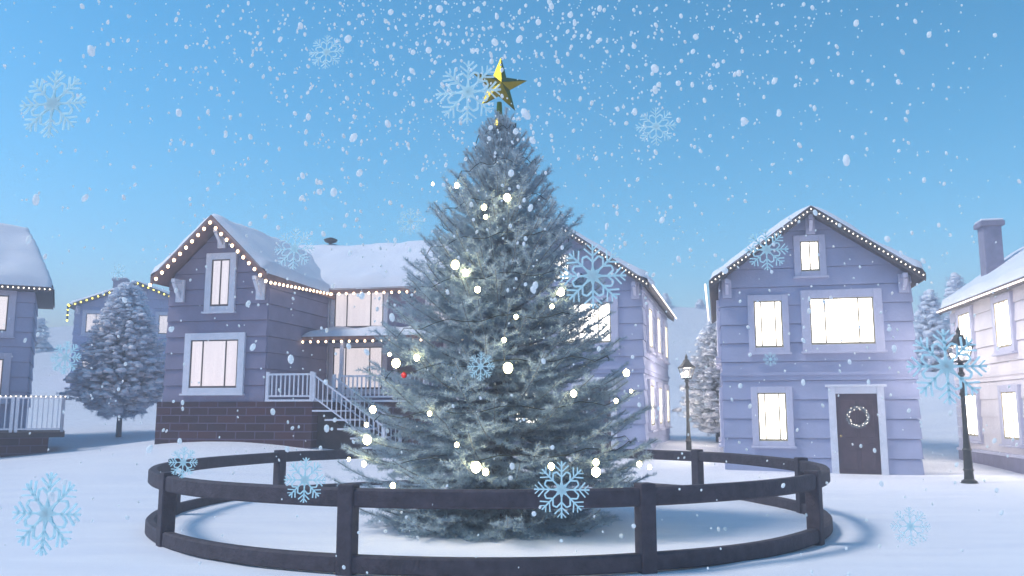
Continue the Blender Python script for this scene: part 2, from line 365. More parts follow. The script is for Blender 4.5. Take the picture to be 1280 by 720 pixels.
# ------------------------------------------------------------------ gabled village houses (front gable at y=0, origin front left corner)
def village_house(label, loc, rz, W=4.4, D=8.2, ze=4.85, pitch=.71, wallm='wall_pale', panem='pane4', front=True, chimney=None, sidewin=True, trim='trim_dull', sash='sash_gold', roofm='roof_dark', seed=1, plinth=False, quoin=False, board=.46, wins=None):
    h = thing('village_house', label, 'house', loc, rz, 'houses around the snowy square')
    zp = ze + W / 2 * pitch; mb = MB()
    prism_y(mb, [(0.012, -.6), (W - .012, -.6), (W - .012, ze - .01), (W / 2, zp - .02), (.012, ze - .01)], .012, D - .012)
    boards(mb, (0, 0), (W, 0), 0, (ze, zp), board); boards(mb, (W, 0), (W, D), 0, (ze, ze), board)
    boards(mb, (W, D), (0, D), 0, (ze, zp), board); boards(mb, (0, D), (0, 0), 0, (ze, ze), board)
    mb.build('wall', M[wallm], h)
    if plinth:
        p = MB(); p.box(-.09, W + .09, -.09, D + .09, -.6, .42); p.build('plinth', M['stone'], h, bevel=.015)
        p = MB(); p.box(-.12, W + .12, -.12, D + .12, .42, .5); p.build('plinth_ledge', M['trim_dull'], h)
    if quoin:
        for cx, cy, sx, sy in ((0, 0, 1, 1), (0, D, 1, -1), (W, 0, -1, 1), (W, D, -1, -1)):
            q = MB(); z = .5; k = 0
            while z < ze - .3:
                l = .42 if k % 2 else .26
                m_ = .26 if k % 2 else .42
                x0, x1 = sorted((cx - sx * .065, cx + sx * l)); y0, y1 = sorted((cy - sy * .065, cy + sy * m_))
                q.box(x0, x1, y0, y1, z, z + .27); z += .30; k += 1
            q.build('quoin', M[trim], h)
    # band between the storeys
    b = MB(); b.box(-.07, W + .07, -.075, D + .07, 2.42, 2.5); b.build('string_course', M[wallm], h)
    roof_pair(h, -.45, D + .35, (W / 2, W / 2 + .22), zp + .06, pitch, 'y', M[roofm], seed=seed, snow=.17)
    for x, z in ((.16, ze - .05), (W - .16, ze - .05), (W / 2, zp - .1)):
        br = MB(); bracket(br, x, -.045, z, L=.34, H=.45); br.build('bracket', M[trim], h)
    fx = (1, 0); fy = -.045
    for (x, w, z0, z1, pn) in (wins or ((1.12, .66, 3.1, 4.25, (1, 2, 1)), (2.82, 1.45, 3.15, 4.28, (1, 2.2, 1)), (1.12, .66, .85, 2.0, (1, 2, 1)), (2.16, .44, 4.95, 5.7, (1, 1)))):
        window(h, (x, fy + .035), fx, w, z0, z1, pn, panem, trim, sash, fw=.15 if w < 1 else .2)
    if sidewin:
        for y in (1.5, 4.1, 6.95):
            if y > D - .6: continue
            for z0, z1 in ((.85, 2.0), (3.1, 4.25)):
                window(h, (W + .01, y), (0, 1), .98, z0, z1, (1, 1, 1), panem, trim, sash)
                window(h, (-.01, y), (0, -1), .98, z0, z1, (1, 1, 1), panem, trim, sash)
    if front:
        dx = 3.04; d = MB(); d.box(dx - .46, dx + .46, -.075, -.02, .02, 1.97)
        dr = d.build('door', M['door'], h, bevel=.01)
        pn = MB()
        for x0, x1, z0, z1 in ((-.36, -.04, .2, .82), (.04, .36, .2, .82), (-.36, -.04, .95, 1.82), (.04, .36, .95, 1.82)):
            pn.box(dx + x0, dx + x1, -.089, -.074, z0, z1)
        pn.build('door_panel', M['door'], dr, bevel=.012)
        k = MB(); k.ball((dx - .39, -.11, .98), .03); k.tube([(dx - .39, -.075, .98), (dx - .39, -.11, .98)], .012); k.build('handle', M['brass'], dr, smooth=True)
        f = MB(); f.box(dx - .62, dx - .463, -.1, 0, 0, 2.13); f.box(dx + .463, dx + .62, -.1, 0, 0, 2.13); f.box(dx - .46, dx + .46, -.098, 0, 1.975, 2.13); f.box(dx - .68, dx + .68, -.14, 0, 2.13, 2.19); f.box(dx - .6, dx + .6, -.22, 0, -.1, .015)
        f.build('door_frame', M['trim'], h, bevel=.008)
    if chimney:
        cx, cy, s, z0, z1 = chimney
        c = MB(); c.box(cx - s, cx + s, cy - s, cy + s, z0, z1); ch = c.build('chimney', M['stone'], h, bevel=.01)
        c = MB(); c.box(cx - s - .08, cx + s + .08, cy - s - .08, cy + s + .08, z1 + .002, z1 + .14); c.build('chimney_cap', M['stone'], ch, bevel=.02)
        c = MB(); c.box(cx - s - .06, cx + s + .06, cy - s - .06, cy + s + .06, z1 + .143, z1 + .21); c.build('chimney_snow', M['snow'], ch, bevel=.03)
    return h, zp

h4, zp4 = village_house('pale lilac gabled house with a dark front door and a round wreath', (5.22, 21.05, .02), R(-13.5), seed=4)
h3, zp3 = village_house('pale lilac gabled house half hidden behind the big spruce, long side wall lit', (-.65, 24.54, .32), R(-15), seed=3)
h5, zp5 = village_house('cream house with corner quoins and a chimney, behind a street lamp', (11.5, 16.96, .05), R(-11), wallm='wall_cream', ze=4.66, chimney=(.85, 7.2, .24, 4.9, 6.75), seed=5, plinth=True, quoin=True)
def gable_runs(h, W, zp, pitch, yo=-.5, hw=.2, dz=.05):
    hh = W / 2 + hw
    return [(xf(h, (W / 2, yo, zp + .06 - dz)), xf(h, (W / 2 - hh, yo, zp + .06 - dz - hh * pitch))), (xf(h, (W / 2, yo, zp + .06 - dz)), xf(h, (W / 2 + hh, yo, zp + .06 - dz - hh * pitch)))]
light_string('row of tiny cream lights up both slopes of the gable on the wreath door house', gable_runs(h4, 4.4, zp4, .71), .115, 'pin', .017)
light_string('row of tiny cream lights on the gable half hidden by the big spruce', gable_runs(h3, 4.4, zp3, .71), .115, 'pin', .017)
light_string('glowing light tube under the left eave of the wreath door house', [(xf(h4, (-.36, -.4, 4.66)), xf(h4, (-.36, 8.4, 4.66)))], .3, 'tube', .022, tube=True)
light_string('glowing light tube under the long eave of the house half hidden by the big spruce', [(xf(h3, (4.76, -.4, 4.66)), xf(h3, (4.76, 8.4, 4.66)))], .3, 'tube', .022, tube=True)
light_string('glowing light tube under the long eave of the cream house with the chimney', [(xf(h5, (-.36, -.4, 4.46)), xf(h5, (-.36, 8.4, 4.46)))], .3, 'tube', .024, tube=True)

# distant house on the hill (far left)
p2 = at(88, 470, 46.5)
h2, zp2 = village_house('distant lavender house outlined in yellow lights behind the snowy pine', (p2.x, p2.y, 3.3), R(14), W=6.4, D=7, ze=4.05, pitch=.40, wallm='wall_blue', panem='pane0', front=False, sidewin=False, sash='sash', chimney=(1.6, 3.2, .35, 4.6, 5.9), seed=9, board=.5,
    wins=((1.35, 1.5, 2.55, 3.6, (1, 1, 1)), (5.1, 1.5, 2.55, 3.6, (1, 1, 1)), (1.0, .9, .45, 1.55, (1, 1)), (3.25, .45, 4.35, 4.8, (1,))))
hh = 3.2 + .25
light_string('line of yellow lights along the gable of the distant lavender house', gable_runs(h2, 6.4, zp2, .40, dz=.02) + [(xf(h2, (3.2 - hh, -.5, zp2 + .1 - hh * .4)), xf(h2, (3.2 - hh, -.5, zp2 - .75 - hh * .4)))], .30, 'yellow', .055, cordr=.05)

# ------------------------------------------------------------------ big corner house (left)
H1 = thing('corner_house', 'large mauve grey house on a brick base with a white porch stair', 'house', (-6.6, 22.8, 0), R(-12), 'houses around the snowy square')
mb = MB(); pt1 = .967; ze1 = 5.2; zk1 = ze1 + 1.5 * pt1
prism_y(mb, [(-2.988, 1.8), (-.012, 1.8), (-.012, ze1), (-1.5, zk1 - .02), (-2.988, ze1)], .012, 6)
boards(mb, (-3, 0), (0, 0), 1.83, (ze1, zk1), .44); boards(mb, (0, 0), (0, 3.9), 1.83, (ze1, ze1), .44); boards(mb, (-3, 8), (-3, 0), 1.83, (ze1, ze1), .44)
prism_x(mb, [(3.912, 1.8), (8.3, 1.8), (8.3, 5.45), (6.1, 6.98), (3.912, 5.45)], -2.98, 5.4)
boards(mb, (0, 3.9), (5.4, 3.9), 1.83, (5.45, 5.45), .44); boards(mb, (5.4, 3.9), (5.4, 8.3), 1.83, (5.45, 6.98), .44)
mb.build('wall', M['wall_grey'], H1)
b = MB(); b.box(-3.14, 1.42, -.10, 3.8, -.4, 1.83); b.box(-3.1, 5.5, 1.35, 8.35, -.4, 1.822); b.build('brick_base', M['brick'], H1)
roof_pair(H1, -.55, 5.4, (-1.5, 1.5 + .2), zk1 + .19, pt1, 'y', M['roof'], seed=1, snow=.2, fascia=.24)
roof_pair(H1, -3.3, 5.8, (6.1, 2.2 + .42), 7.15, .69, 'x', M['roof'], seed=2, snow=.24, name='main_roof')
for x, z, H_ in ((-2.62, ze1 - .02, .62), (-.2, ze1 - .02, .62), (-1.42, zk1 - .12, .5)):
    br = MB(); bracket(br, x, -.045, z, w=.12, L=.42, H=H_); br.build('bracket', M['trim'], H1, bevel=.01)
window(H1, (-1.5, -.01), (1, 0), 1.42, 2.2, 3.5, (1, 1.9, 1), 'pane1', 'trim', 'sash', fw=.19)
window(H1, (-1.42, -.01), (1, 0), .55, 4.42, 5.72, (1, 1), 'pane1', 'trim', 'sash', fw=.18)
window(H1, (1.05, 3.88), (1, 0), 1.62, 4.15, 5.3, (1, 1.9, 1), 'pane1', 'trim', 'sash', fw=.14)
window(H1, (1.05, 3.88), (1, 0), 1.62, 2.25, 3.55, (1, 1.9, 1), 'pane1', 'trim', 'sash', fw=.14)
window(H1, (4.0, 3.88), (1, 0), 1.3, 4.15, 5.3, (1, 1.9, 1), 'pane1', 'trim', 'sash', fw=.14)
window(H1, (4.4, 3.88), (1, 0), .9, 2.6, 3.5, (1, 1), 'pane1', 'trim', 'sash', fw=.14)
d = MB(); d.box(2.35, 3.2, 3.82, 3.87, 1.85, 3.65); dr = d.build('door', M['door'], H1); d = MB(); d.ball((2.45, 3.79, 2.75), .035); d.build('handle', M['brass'], dr)
d = MB(); d.box(2.23, 2.345, 3.8, 3.9, 1.85, 3.78); d.box(3.205, 3.32, 3.8, 3.9, 1.85, 3.78); d.box(2.345, 3.205, 3.8, 3.9, 3.655, 3.78); d.build('door_frame', M['trim'], H1)
# corner boards
c = MB(); c.box(.02, .075, 3.78, 3.84, 1.83, 5.3); c.build('corner_board', M['trim'], H1)
# porch roof
pr = MB(); pr.hexa([(.06, 2.0, 3.62), (4.9, 2.0, 3.62), (4.9, 3.85, 3.92), (.06, 3.85, 3.92)], [(.06, 2.0, 3.72), (4.9, 2.0, 3.72), (4.9, 3.85, 4.0), (.06, 3.85, 4.0)]); po = pr.build('porch_roof', M['roof'], H1)
s = MB(); vs = []; nu, nv = 50, 12
for j in range(nv + 1):
    for i in range(nu + 1):
        u = i / nu; v = j / nv; e = min(1, min(u, 1 - u) / .07); f = min(1, v / .25)
        k = math.sqrt(1 - (1 - e) ** 2) * math.sqrt(1 - (1 - f) ** 2); nz = mnoise.noise(Vector((u * 7, v * 3, 5)))
        vs.append((.02 + u * 4.92, 1.96 + v * 1.88 - .05 * (1 - f) * f * 4, 3.725 + v * .28 + .17 * k * (1 + .4 * nz)))
s.add(vs, [(j * (nu + 1) + i, j * (nu + 1) + i + 1, (j + 1) * (nu + 1) + i + 1, (j + 1) * (nu + 1) + i) for j in range(nv) for i in range(nu)])
s.build('porch_snow', M['snow'], po, smooth=True)
for x in (1.25, 4.75):
    c = MB(); c.box(x - .05, x + .05, 2.08, 2.18, 1.86, 3.62); c.build('porch_post', M['trim'], H1, bevel=.008)
# deck and balustrades
dk = MB(); dk.box(.08, 1.46, -.14, 3.78, 1.832, 1.885); dk.box(1.47, 5.5, 1.3, 3.78, 1.832, 1.883); dk.build('deck', M['trim'], H1)
def balustrade(parent, a, b, H=.66, n=None, name='balustrade', k=1.0):
    a = Vector(a); b = Vector(b); L = (b - a).length; m = MB(); n = n or max(2, round(L / .13)); up = Vector((0, 0, 1))
    m.bar(a + up * H, b + up * H, .075 * k, .05 * k); m.bar(a + up * .09, b + up * .09, .05 * k, .045 * k)
    for i in range(1, n): 
        p = a.lerp(b, i / n); m.box(p.x - .016 * k, p.x + .016 * k, p.y - .016 * k, p.y + .016 * k, p.z + .1, p.z + H - .02)
    for p in (a, b): m.box(p.x - .04, p.x + .04, p.y - .04, p.y + .04, p.z, p.z + H + .07)
    return m.build(name, M['trim'], parent)
balustrade(H1, (.12, -.08, 1.885), (1.38, -.08, 1.885)); balustrade(H1, (1.55, 1.36, 1.885), (5.4, 1.36, 1.885))
# stair
st = MB(); 
for i in range(5): st.box(1.42 + i * .36, 1.42 + i * .36 + .62, -.1, 1.25, 1.80 - .235 * (i + 1) + .0, 1.845 - .235 * (i + 1))
stair = st.build('stair', M['trim'], H1)
balustrade(stair, (1.44, -.08, 1.86), (3.4, -.08, .53), n=15, k=.7); balustrade(stair, (1.44, 1.2, 1.86), (3.4, 1.2, .53), n=15, k=.7)
st = MB(); prism_y(st, [(1.43, -.3), (3.5, -.3), (3.5, .3), (1.43, 1.60)], .25, 1.0); st.build('stair_carriage', M['dark'], stair)  # near-black body, the shade under the treads put into its colour
# roof vent
v = MB(); v.lathe([(.05, 0), (.05, .14), (.2, .2), (.24, .28), (.1, .34), (.02, .36)], (-1.0, 6.1, 7.2), 14); v.build('roof_vent', M['iron'], H1, smooth=True)
# lights
za = zk1 + .19
gp = lambda x, dz=.16: xf(H1, (-1.5 + x, -.6, za - dz - abs(x) * pt1))
light_string('warm lights up both slopes of the front gable of the mauve grey house', [(gp(0), gp(-1.72)), (gp(0), gp(1.72))], .245, 'warm', .042)
light_string('warm lights under the side and long main eave of the mauve grey house', [(xf(H1, (.26, -.4, 5.0)), xf(H1, (.26, 3.4, 5.2))), (xf(H1, (.3, 3.4, 5.2)), xf(H1, (5.7, 3.4, 5.2)))], .24, 'warm', .036)
light_string('warm lights along the porch roof edge of the mauve grey house', [(xf(H1, (.1, 1.95, 3.6)), xf(H1, (4.9, 1.95, 3.6)))], .24, 'warm', .033)

# ------------------------------------------------------------------ house cut by the left edge
def hip_roof(parent, x0, x1, y0, y1, ze, zr, inset, roofm, snow):
    ym = (y0 + y1) / 2; m = MB(); A = [(x0, y0), (x1, y0), (x1, y1), (x0, y1)]
    m.add([(x, y, ze) for x, y in A] + [(x0 + inset, ym, zr), (x1 - inset, ym, zr)] + [(x, y, ze - .16) for x, y in A], [(0, 1, 5, 4), (1, 2, 5), (2, 3, 4, 5), (3, 0, 4), (9, 8, 7, 6), (0, 6, 7, 1), (1, 7, 8, 2), (2, 8, 9, 3), (3, 9, 6, 0)])
    m.build('roof', roofm, parent)
    n, k = 64, 48; vs = []; py = (zr - ze) / (ym - y0); px_ = (zr - ze) / inset
    for j in range(k + 1):
        for i in range(n + 1):
            x = x0 - .05 + (x1 - x0 + .1) * i / n; y = y0 - .05 + (y1 - y0 + .1) * j / k
            a = min((x - x0) * px_, (x1 - x) * px_, (y - y0) * py, (y1 - y) * py); d = min(x - x0, x1 - x, y - y0, y1 - y) + .05
            e = min(1, d / .35); nz = mnoise.noise(Vector((x * 1.1, y * 1.1, 9)))
            vs.append((x, y, ze + a + snow * math.sqrt(max(0, 1 - (1 - e) ** 2)) * (1 + .4 * nz)))
    m = MB(); m.add(vs, [(j * (n + 1) + i, j * (n + 1) + i + 1, (j + 1) * (n + 1) + i + 1, (j + 1) * (n + 1) + i) for j in range(k) for i in range(n)]); m.build('roof_snow', M['snow'], parent, smooth=True)
H0 = thing('village_house', 'lilac house with a light trimmed deck rail, cut by the photo edge', 'house', (-14.95, 26.3, 0), R(28), 'houses around the snowy square')
mb = MB(); prism_x(mb, [(.012, -.2), (4.4, -.2), (4.4, 5.35), (.012, 5.35)], -6.5, -.012)
boards(mb, (-6.5, 0), (0, 0), 1.7, (5.35, 5.35), .46); boards(mb, (0, 0), (0, 4.4), 1.7, (5.35, 5.35), .46)
mb.build('wall', M['wall_pale'], H0)
hip_roof(H0, -7.0, .5, -.5, 4.9, 5.42, 7.5, .9, M['roof_dark'], .22)
for z0, z1 in ((4.0, 5.1), (2.0, 3.15)): window(H0, (-1.42, -.01), (1, 0), 1.5, z0, z1, (1, 2, 1), 'pane0', 'trim_dull', 'sash', fw=.2)
for x in (-4.6,): window(H0, (x, -.01), (1, 0), 1.5, 4.0, 5.1, (1, 2, 1), 'pane0', 'trim_dull', 'sash', fw=.2)
b = MB(); b.box(-6.5, 1.1, -3.1, 0, .86, 1.0); b.build('deck', M['dark'], H0)
b = MB(); b.box(-6.4, .7, -2.8, -.05, -.5, .86); b.build('brick_base', M['brick'], H0)
balustrade(H0, (-.1, -3.02, 1.0), (1.02, -3.02, 1.0), H=.95, n=9); balustrade(H0, (1.02, -3.02, 1.0), (1.02, -.1, 1.0), H=.95, n=19); balustrade(H0, (-6.4, -3.02, 1.0), (-.22, -3.02, 1.0), H=.95, n=40)
light_string('tiny cream lights along the eave of the lilac house at the left edge', [(xf(H0, (-4.5, -.55, 5.33)), xf(H0, (.42, -.55, 5.33)))], .14, 'pin', .022)
light_string('tiny cream lights along the deck rail of the lilac house at the left edge', [(xf(H0, (-4.5, -3.09, 2.0)), xf(H0, (1.05, -3.09, 2.0)))], .12, 'pin', .018)

# ------------------------------------------------------------------ door wreath
wr = thing('wreath', 'round evergreen wreath with tiny lights hanging on the dark front door', 'wreath', xf(h4, (3.04, -.15, 1.42)), R(-13.5))
n = MB(); b = MB()
for i in range(900):
    a = random.uniform(0, 2 * math.pi); c = Vector((.22 * math.cos(a), 0, .22 * math.sin(a)))
    t = Vector((-math.sin(a), 0, math.cos(a))); q = (t * random.uniform(.2, 1) + Vector((math.cos(a), 0, math.sin(a))) * random.uniform(-1, 1) + Vector((0, random.uniform(-1, .3), 0))).normalized()
    e = c + q * random.uniform(.05, .085); s = q.cross(Vector((random.random(), random.random(), random.random()))).normalized() * .006
    n.add([c - s, c + s, e], [(0, 1, 2)])
n.build('needle_ring', M['needle'], wr)
tb = MB(); tb.tube([(.22 * math.cos(2 * math.pi * k / 24), 0, .22 * math.sin(2 * math.pi * k / 24)) for k in range(25)], .025, 6); tb.build('ring', M['bark'], wr)
for i in range(26):
    a = 2 * math.pi * i / 26 + random.uniform(-.1, .1); rr = .22 + random.uniform(-.045, .045)
    ob = bpy.data.objects.new('bulb', bulb_proto('pin|0.009', .009)); COL.objects.link(ob); ob.parent = wr; ob.location = (rr * math.cos(a), -.06, rr * math.sin(a))

# ------------------------------------------------------------------ ring fence
FC = Vector((-.3, 13.1)); FR = 4.74
fn = thing('ring_fence', 'round two rail fence of dark timber circling the big spruce', 'fence', (FC.x, FC.y, 0))
def ring(r0, r1, z0, z1, name, n=120):
    m = MB(); vs = []; b_ = .02
    prof = [(r0 + b_, z0), (r1 - b_, z0), (r1, z0 + b_), (r1, z1 - b_), (r1 - b_, z1), (r0 + b_, z1), (r0, z1 - b_), (r0, z0 + b_)]
    for k in range(n):
        a = 2 * math.pi * k / n; w = .008 * mnoise.noise(Vector((math.cos(a) * 3, math.sin(a) * 3, z0)))
        vs += [(r * math.sin(a), -r * math.cos(a), z + w) for r, z in prof]
    fs = [(k * 8 + i, ((k + 1) % n) * 8 + i, ((k + 1) % n) * 8 + (i + 1) % 8, k * 8 + (i + 1) % 8) for k in range(n) for i in range(8)]
    m.add(vs, fs); return m.build(name, M['fence'], fn)
ring(FR - .06, FR + .06, .665, .845, 'top_rail'); ring(FR - .06, FR + .06, .04, .21, 'bottom_rail')
for k in range(10):
    a = R(20 + 36 * k); m = MB(); w = .083
    m.box(-w, w, -w, w, -.2, .885); p = m.build('post', M['fence'], fn, bevel=.015)
    p.location = ((FR) * math.sin(a), -(FR) * math.cos(a), 0); p.rotation_euler = (0, 0, a)

# ------------------------------------------------------------------ street lamps
def street_lamp(label, loc, s=1):
    t = thing('street_lamp', label, 'street lamp', loc, R(8), 'black iron street lamps'); 
    m = MB(); m.lathe([(.23, -.1), (.23, .03), (.17, .05), (.16, .09), (.105, .13), (.095, .3), (.12, .33), (.095, .36), (.085, .75), (.105, .78), (.08, .82), (.07, .95)], n=20); m.build('base', M['iron'], t, smooth=False, bevel=.004)
    m = MB(); m.lathe([(.07, .95), (.055, 1.3), (.05, 2.0), (.075, 2.02), (.075, 2.06), (.05, 2.08), (.046, 2.45), (.08, 2.48), (.07, 2.53), (.045, 2.56), (.045, 2.66), (.1, 2.7), (.05, 2.74), (.11, 2.8)], n=16); m.build('pole', M['iron'], t, smooth=False)
    m = MB(); m.bar((-.24, 0, 2.3), (.24, 0, 2.3), .03, .03); m.ball((-.25, 0, 2.3), .03); m.ball((.25, 0, 2.3), .03); m.build('ladder_bar', M['iron'], t) if False else None
    fr = MB(); w0, w1, z0, z1 = .12, .2, 2.8, 3.14
    cs = [(-1, -1), (1, -1), (1, 1), (-1, 1)]
    for i in range(4):
        a, b = cs[i], cs[(i + 1) % 4]
        fr.bar((a[0] * w0, a[1] * w0, z0), (a[0] * w1, a[1] * w1, z1), .025, .025)
        fr.bar((a[0] * w0, a[1] * w0, z0), (b[0] * w0, b[1] * w0, z0), .03, .03); fr.bar((a[0] * w1, a[1] * w1, z1), (b[0] * w1, b[1] * w1, z1), .03, .03)
    fr.box(-w0, w0, -w0, w0, z0 - .03, z0 - .002); lan = fr.build('lantern', M['iron'], t)
    rf = MB(); rf.lathe([(.33, 3.13), (.32, 3.16), (.2, 3.24), (.12, 3.33), (.1, 3.4), (.05, 3.42), (.045, 3.46), (.06, 3.49), (.02, 3.56), (.005, 3.6)], n=4); r_ = rf.build('lantern_roof', M['iron'], t); r_.rotation_euler = (0, 0, R(45))
    sn = MB(); sn.lathe([(.3, 3.175), (.2, 3.27), (.12, 3.365), (.1, 3.41)], n=4)
    gl = MB()
    for i in range(4):
        a, b = cs[i], cs[(i + 1) % 4]; gl.add([(a[0] * w0 * .97, a[1] * w0 * .97, z0 + .01), (b[0] * w0 * .97, b[1] * w0 * .97, z0 + .01), (b[0] * w1 * .97, b[1] * w1 * .97, z1 - .01), (a[0] * w1 * .97, a[1] * w1 * .97, z1 - .01)], [(0, 1, 2, 3)])
    gl.build('glass', M['glass'], lan)
    bl = MB(); bl.ball((0, 0, 2.97), .062, 12, 10, (1, 1, 1.2)); bl.build('bulb', M['lampbulb'], lan, smooth=True)
    ld = bpy.data.lights.new('lamp_light', 'POINT'); ld.energy = LAMP_W; ld.color = (1, .86, .82); ld.shadow_soft_size = .09
    lo = bpy.data.objects.new('lamp_light', ld); COL.objects.link(lo); lo.parent = t; lo.location = (0, 0, 2.97)
    t.scale = (s, s, s)
    return t
LAMP_W = 130
street_lamp('black iron street lamp in the gap between the spruce and the wreath door house', (5.25, 25.6, -.02), .92)
street_lamp('black iron street lamp standing in front of the cream house at the right edge', (9.76, 18.5, .03), .94)

# ------------------------------------------------------------------ big spruce
TX, TY = -.17, 12.2
def needles_mesh(name, segs, parent, m, density, nl, nw, ring=4, taper=True):
    """segs: array (n,2,3) twig segments; needles scattered round them as slim triangles"""
    a = np.array([s[0] for s in segs]); b = np.array([s[1] for s in segs]); d = b - a; L = np.linalg.norm(d, axis=1)
    cnt = np.maximum(2, (L * density).astype(int)); idx = np.repeat(np.arange(len(a)), cnt)
    n = len(idx); t = rng.random(n)
    off = np.concatenate([[0], np.cumsum(cnt)[:-1]]); t = (np.arange(n) - off[idx] + .3 * rng.random(n)) / cnt[idx]
    dd = d / L[:, None]; D = dd[idx]
    up = np.tile([0., 0., 1.], (len(a), 1)); s = np.cross(dd, up); sl = np.linalg.norm(s, axis=1); s[sl < .05] = [1, 0, 0]; s /= np.linalg.norm(s, axis=1)[:, None]
    u = np.cross(s, dd); s = s[idx]; u = u[idx]
    # favour the two flat sides of a twig, as spruce fronds do
    side = np.where(np.arange(n) % 2 == 0, 0, np.pi); ang = side + rng.normal(.2, .8, n) * np.where(side == 0, 1, -1)
    rad = np.cos(ang)[:, None] * s + np.sin(ang)[:, None] * u
    dirn = D * .55 + rad * .9; dirn /= np.linalg.norm(dirn, axis=1)[:, None]
    base = a[idx] + d[idx] * t[:, None]; ln = nl * (.88 + .24 * rng.random(n)) * np.clip((1.15 - t) * 5, .55, 1); 
    tip = base + dirn * ln[:, None]
    w = np.cross(dirn, u + .4 * rng.normal(size=(n, 3))); w /= np.linalg.norm(w, axis=1)[:, None]; w *= nw / 2
    V = np.empty((n * 3, 3)); V[0::3] = base - w; V[1::3] = base + w; V[2::3] = tip
    me = bpy.data.meshes.new(name); me.vertices.add(n * 3); me.vertices.foreach_set('co', V.ravel())
    me.loops.add(n * 3); me.loops.foreach_set('vertex_index', np.arange(n * 3, dtype=np.int32))
    me.polygons.add(n); me.polygons.foreach_set('loop_start', np.arange(0, n * 3, 3, dtype=np.int32)); me.update(calc_edges=True)
    me.materials.append(m); o = bpy.data.objects.new(name, me); COL.objects.link(o); o.parent = parent
    return o
spr = thing('spruce_tree', 'tall blue green spruce with lit bulbs standing inside the round fence', 'tree', (TX, TY, 0))
PZ = [0.15, .5, 1.1, 1.9, 3.1, 4.3, 5.2, 5.6, 5.9]; PR = [1.7, 2.12, 2.26, 2.04, 1.64, 1.12, .66, .42, .22]
prad = lambda z: float(np.interp(z, PZ, PR))
tk = MB(); tk.tube([(0, 0, -.3), (0, 0, .3), (.02, 0, 2), (.0, .02, 4), (.03, 0, 5.4), (.03, 0, 5.95)], [.16, .13, .10, .065, .03, .022], 10); tk.build('trunk', M['bark'], spr, smooth=True)
segs = []; wood = MB(); tips = []
z = .28; k = 0
while z < 5.6:
    f = (z - .28) / 5.5; nb = int(15 - 4 * f); gap = .14 + .03 * (1 - f)
    for i in range(nb):
        az = 2 * math.pi * (i + random.uniform(-.25, .25)) / nb + k * 1.9
        zb = z + random.uniform(-.07, .07)
        elev = (-.10 + 1.05 * f ** .85) + random.uniform(-.12, .12)
        # length so that the tip reaches the profile at the tip height
        L = prad(zb)
        for _ in range(8): L = .5 * L + .5 * prad(min(6, zb + L * math.sin(elev))) / max(.4, math.cos(elev))
        L *= random.uniform(.84, 1.08)
        hd = Vector((math.cos(az), math.sin(az), 0)); sag = (.16 * (1 - f) + .03) * L
        n = max(4, int(L / .16)); pts = []
        wob = random.uniform(-.12, .12)
        for j in range(n + 1):
            t = j / n; p = hd * (L * t * math.cos(elev)) + Vector((-hd.y, hd.x, 0)) * (wob * L * t * t)
            p.z = zb + L * t * math.sin(elev) - sag * math.sin(t * math.pi * .75) + (.10 * L * t ** 3) * (1 - f)
            p.z = max(p.z, .07); pts.append(p)
        wood.tube(pts, [.022 * (1 - .8 * j / n) * (1 - .5 * f) + .003 for j in range(n + 1)], 5)
        for j in range(n):
            if (j + 1) / n > .22: segs.append((pts[j], pts[j + 1]))
        # side twigs
        st_ = .19; dist = .22 * L; sg = 1
        while dist < L * .97:
            t = dist / L; jj = min(n - 1, int(t * n)); q = pts[jj].lerp(pts[jj + 1], t * n - jj); dd = (pts[jj + 1] - pts[jj]).normalized()
            sd = dd.cross(Vector((0, 0, 1))).normalized() * sg
            tl = (.20 + .55 * (1 - t) * min(1, t * 2.2)) * min(1.0, L * .6) * random.uniform(.75, 1.15)
            v = (dd * .72 + sd * .72 + Vector((0, 0, random.uniform(-.25, .22)))).normalized(); e = q + v * tl * .55; v2 = (v + dd * .22 + Vector((0, 0, -.12))).normalized(); e2 = e + v2 * tl * .45
            e.z = max(e.z, .05); e2.z = max(e2.z, .05)
            segs.append((q, e)); segs.append((e, e2)); 
            if tl > .3:
                for q_, s2 in ((.35, 1), (.6, -1)):
                    c0 = q.lerp(e2, q_); v3 = (v + sd.cross(Vector((0, 0, 1))) * .0 + v.cross(Vector((0, 0, 1))).normalized() * s2 * .8).normalized()
                    segs.append((c0, c0 + v3 * tl * .4))
            sg = -sg; dist += st_ * random.uniform(.8, 1.2) * .62
        tips.append((pts[-1].copy(), az, f))
    z += gap; k += 1
# leading shoots at the top
for i in range(13):
    az = i * 2.4; b0 = Vector((.03, 0, 5.43 + .025 * i)); v = Vector((math.cos(az) * .42, math.sin(az) * .42, .9)).normalized(); e = b0 + v * random.uniform(.28, .46); segs.append((b0, e)); wood.tube([b0, e], [.012, .004], 5)
    if i % 2:
        q = b0.lerp(e, .5); segs.append((q, q + (v + Vector((math.cos(az + 1.2), math.sin(az + 1.2), 0)) * .6).normalized() * .16))
segs.append((Vector((.03, 0, 5.3)), Vector((.03, 0, 5.70))))
print('segs', len(segs), sum((a - b).length for a, b in segs))
wood.build('limbs', M['bark_frost'], spr)
needles_mesh('crown', segs, spr, M['needle'], 230, .066, .0105)

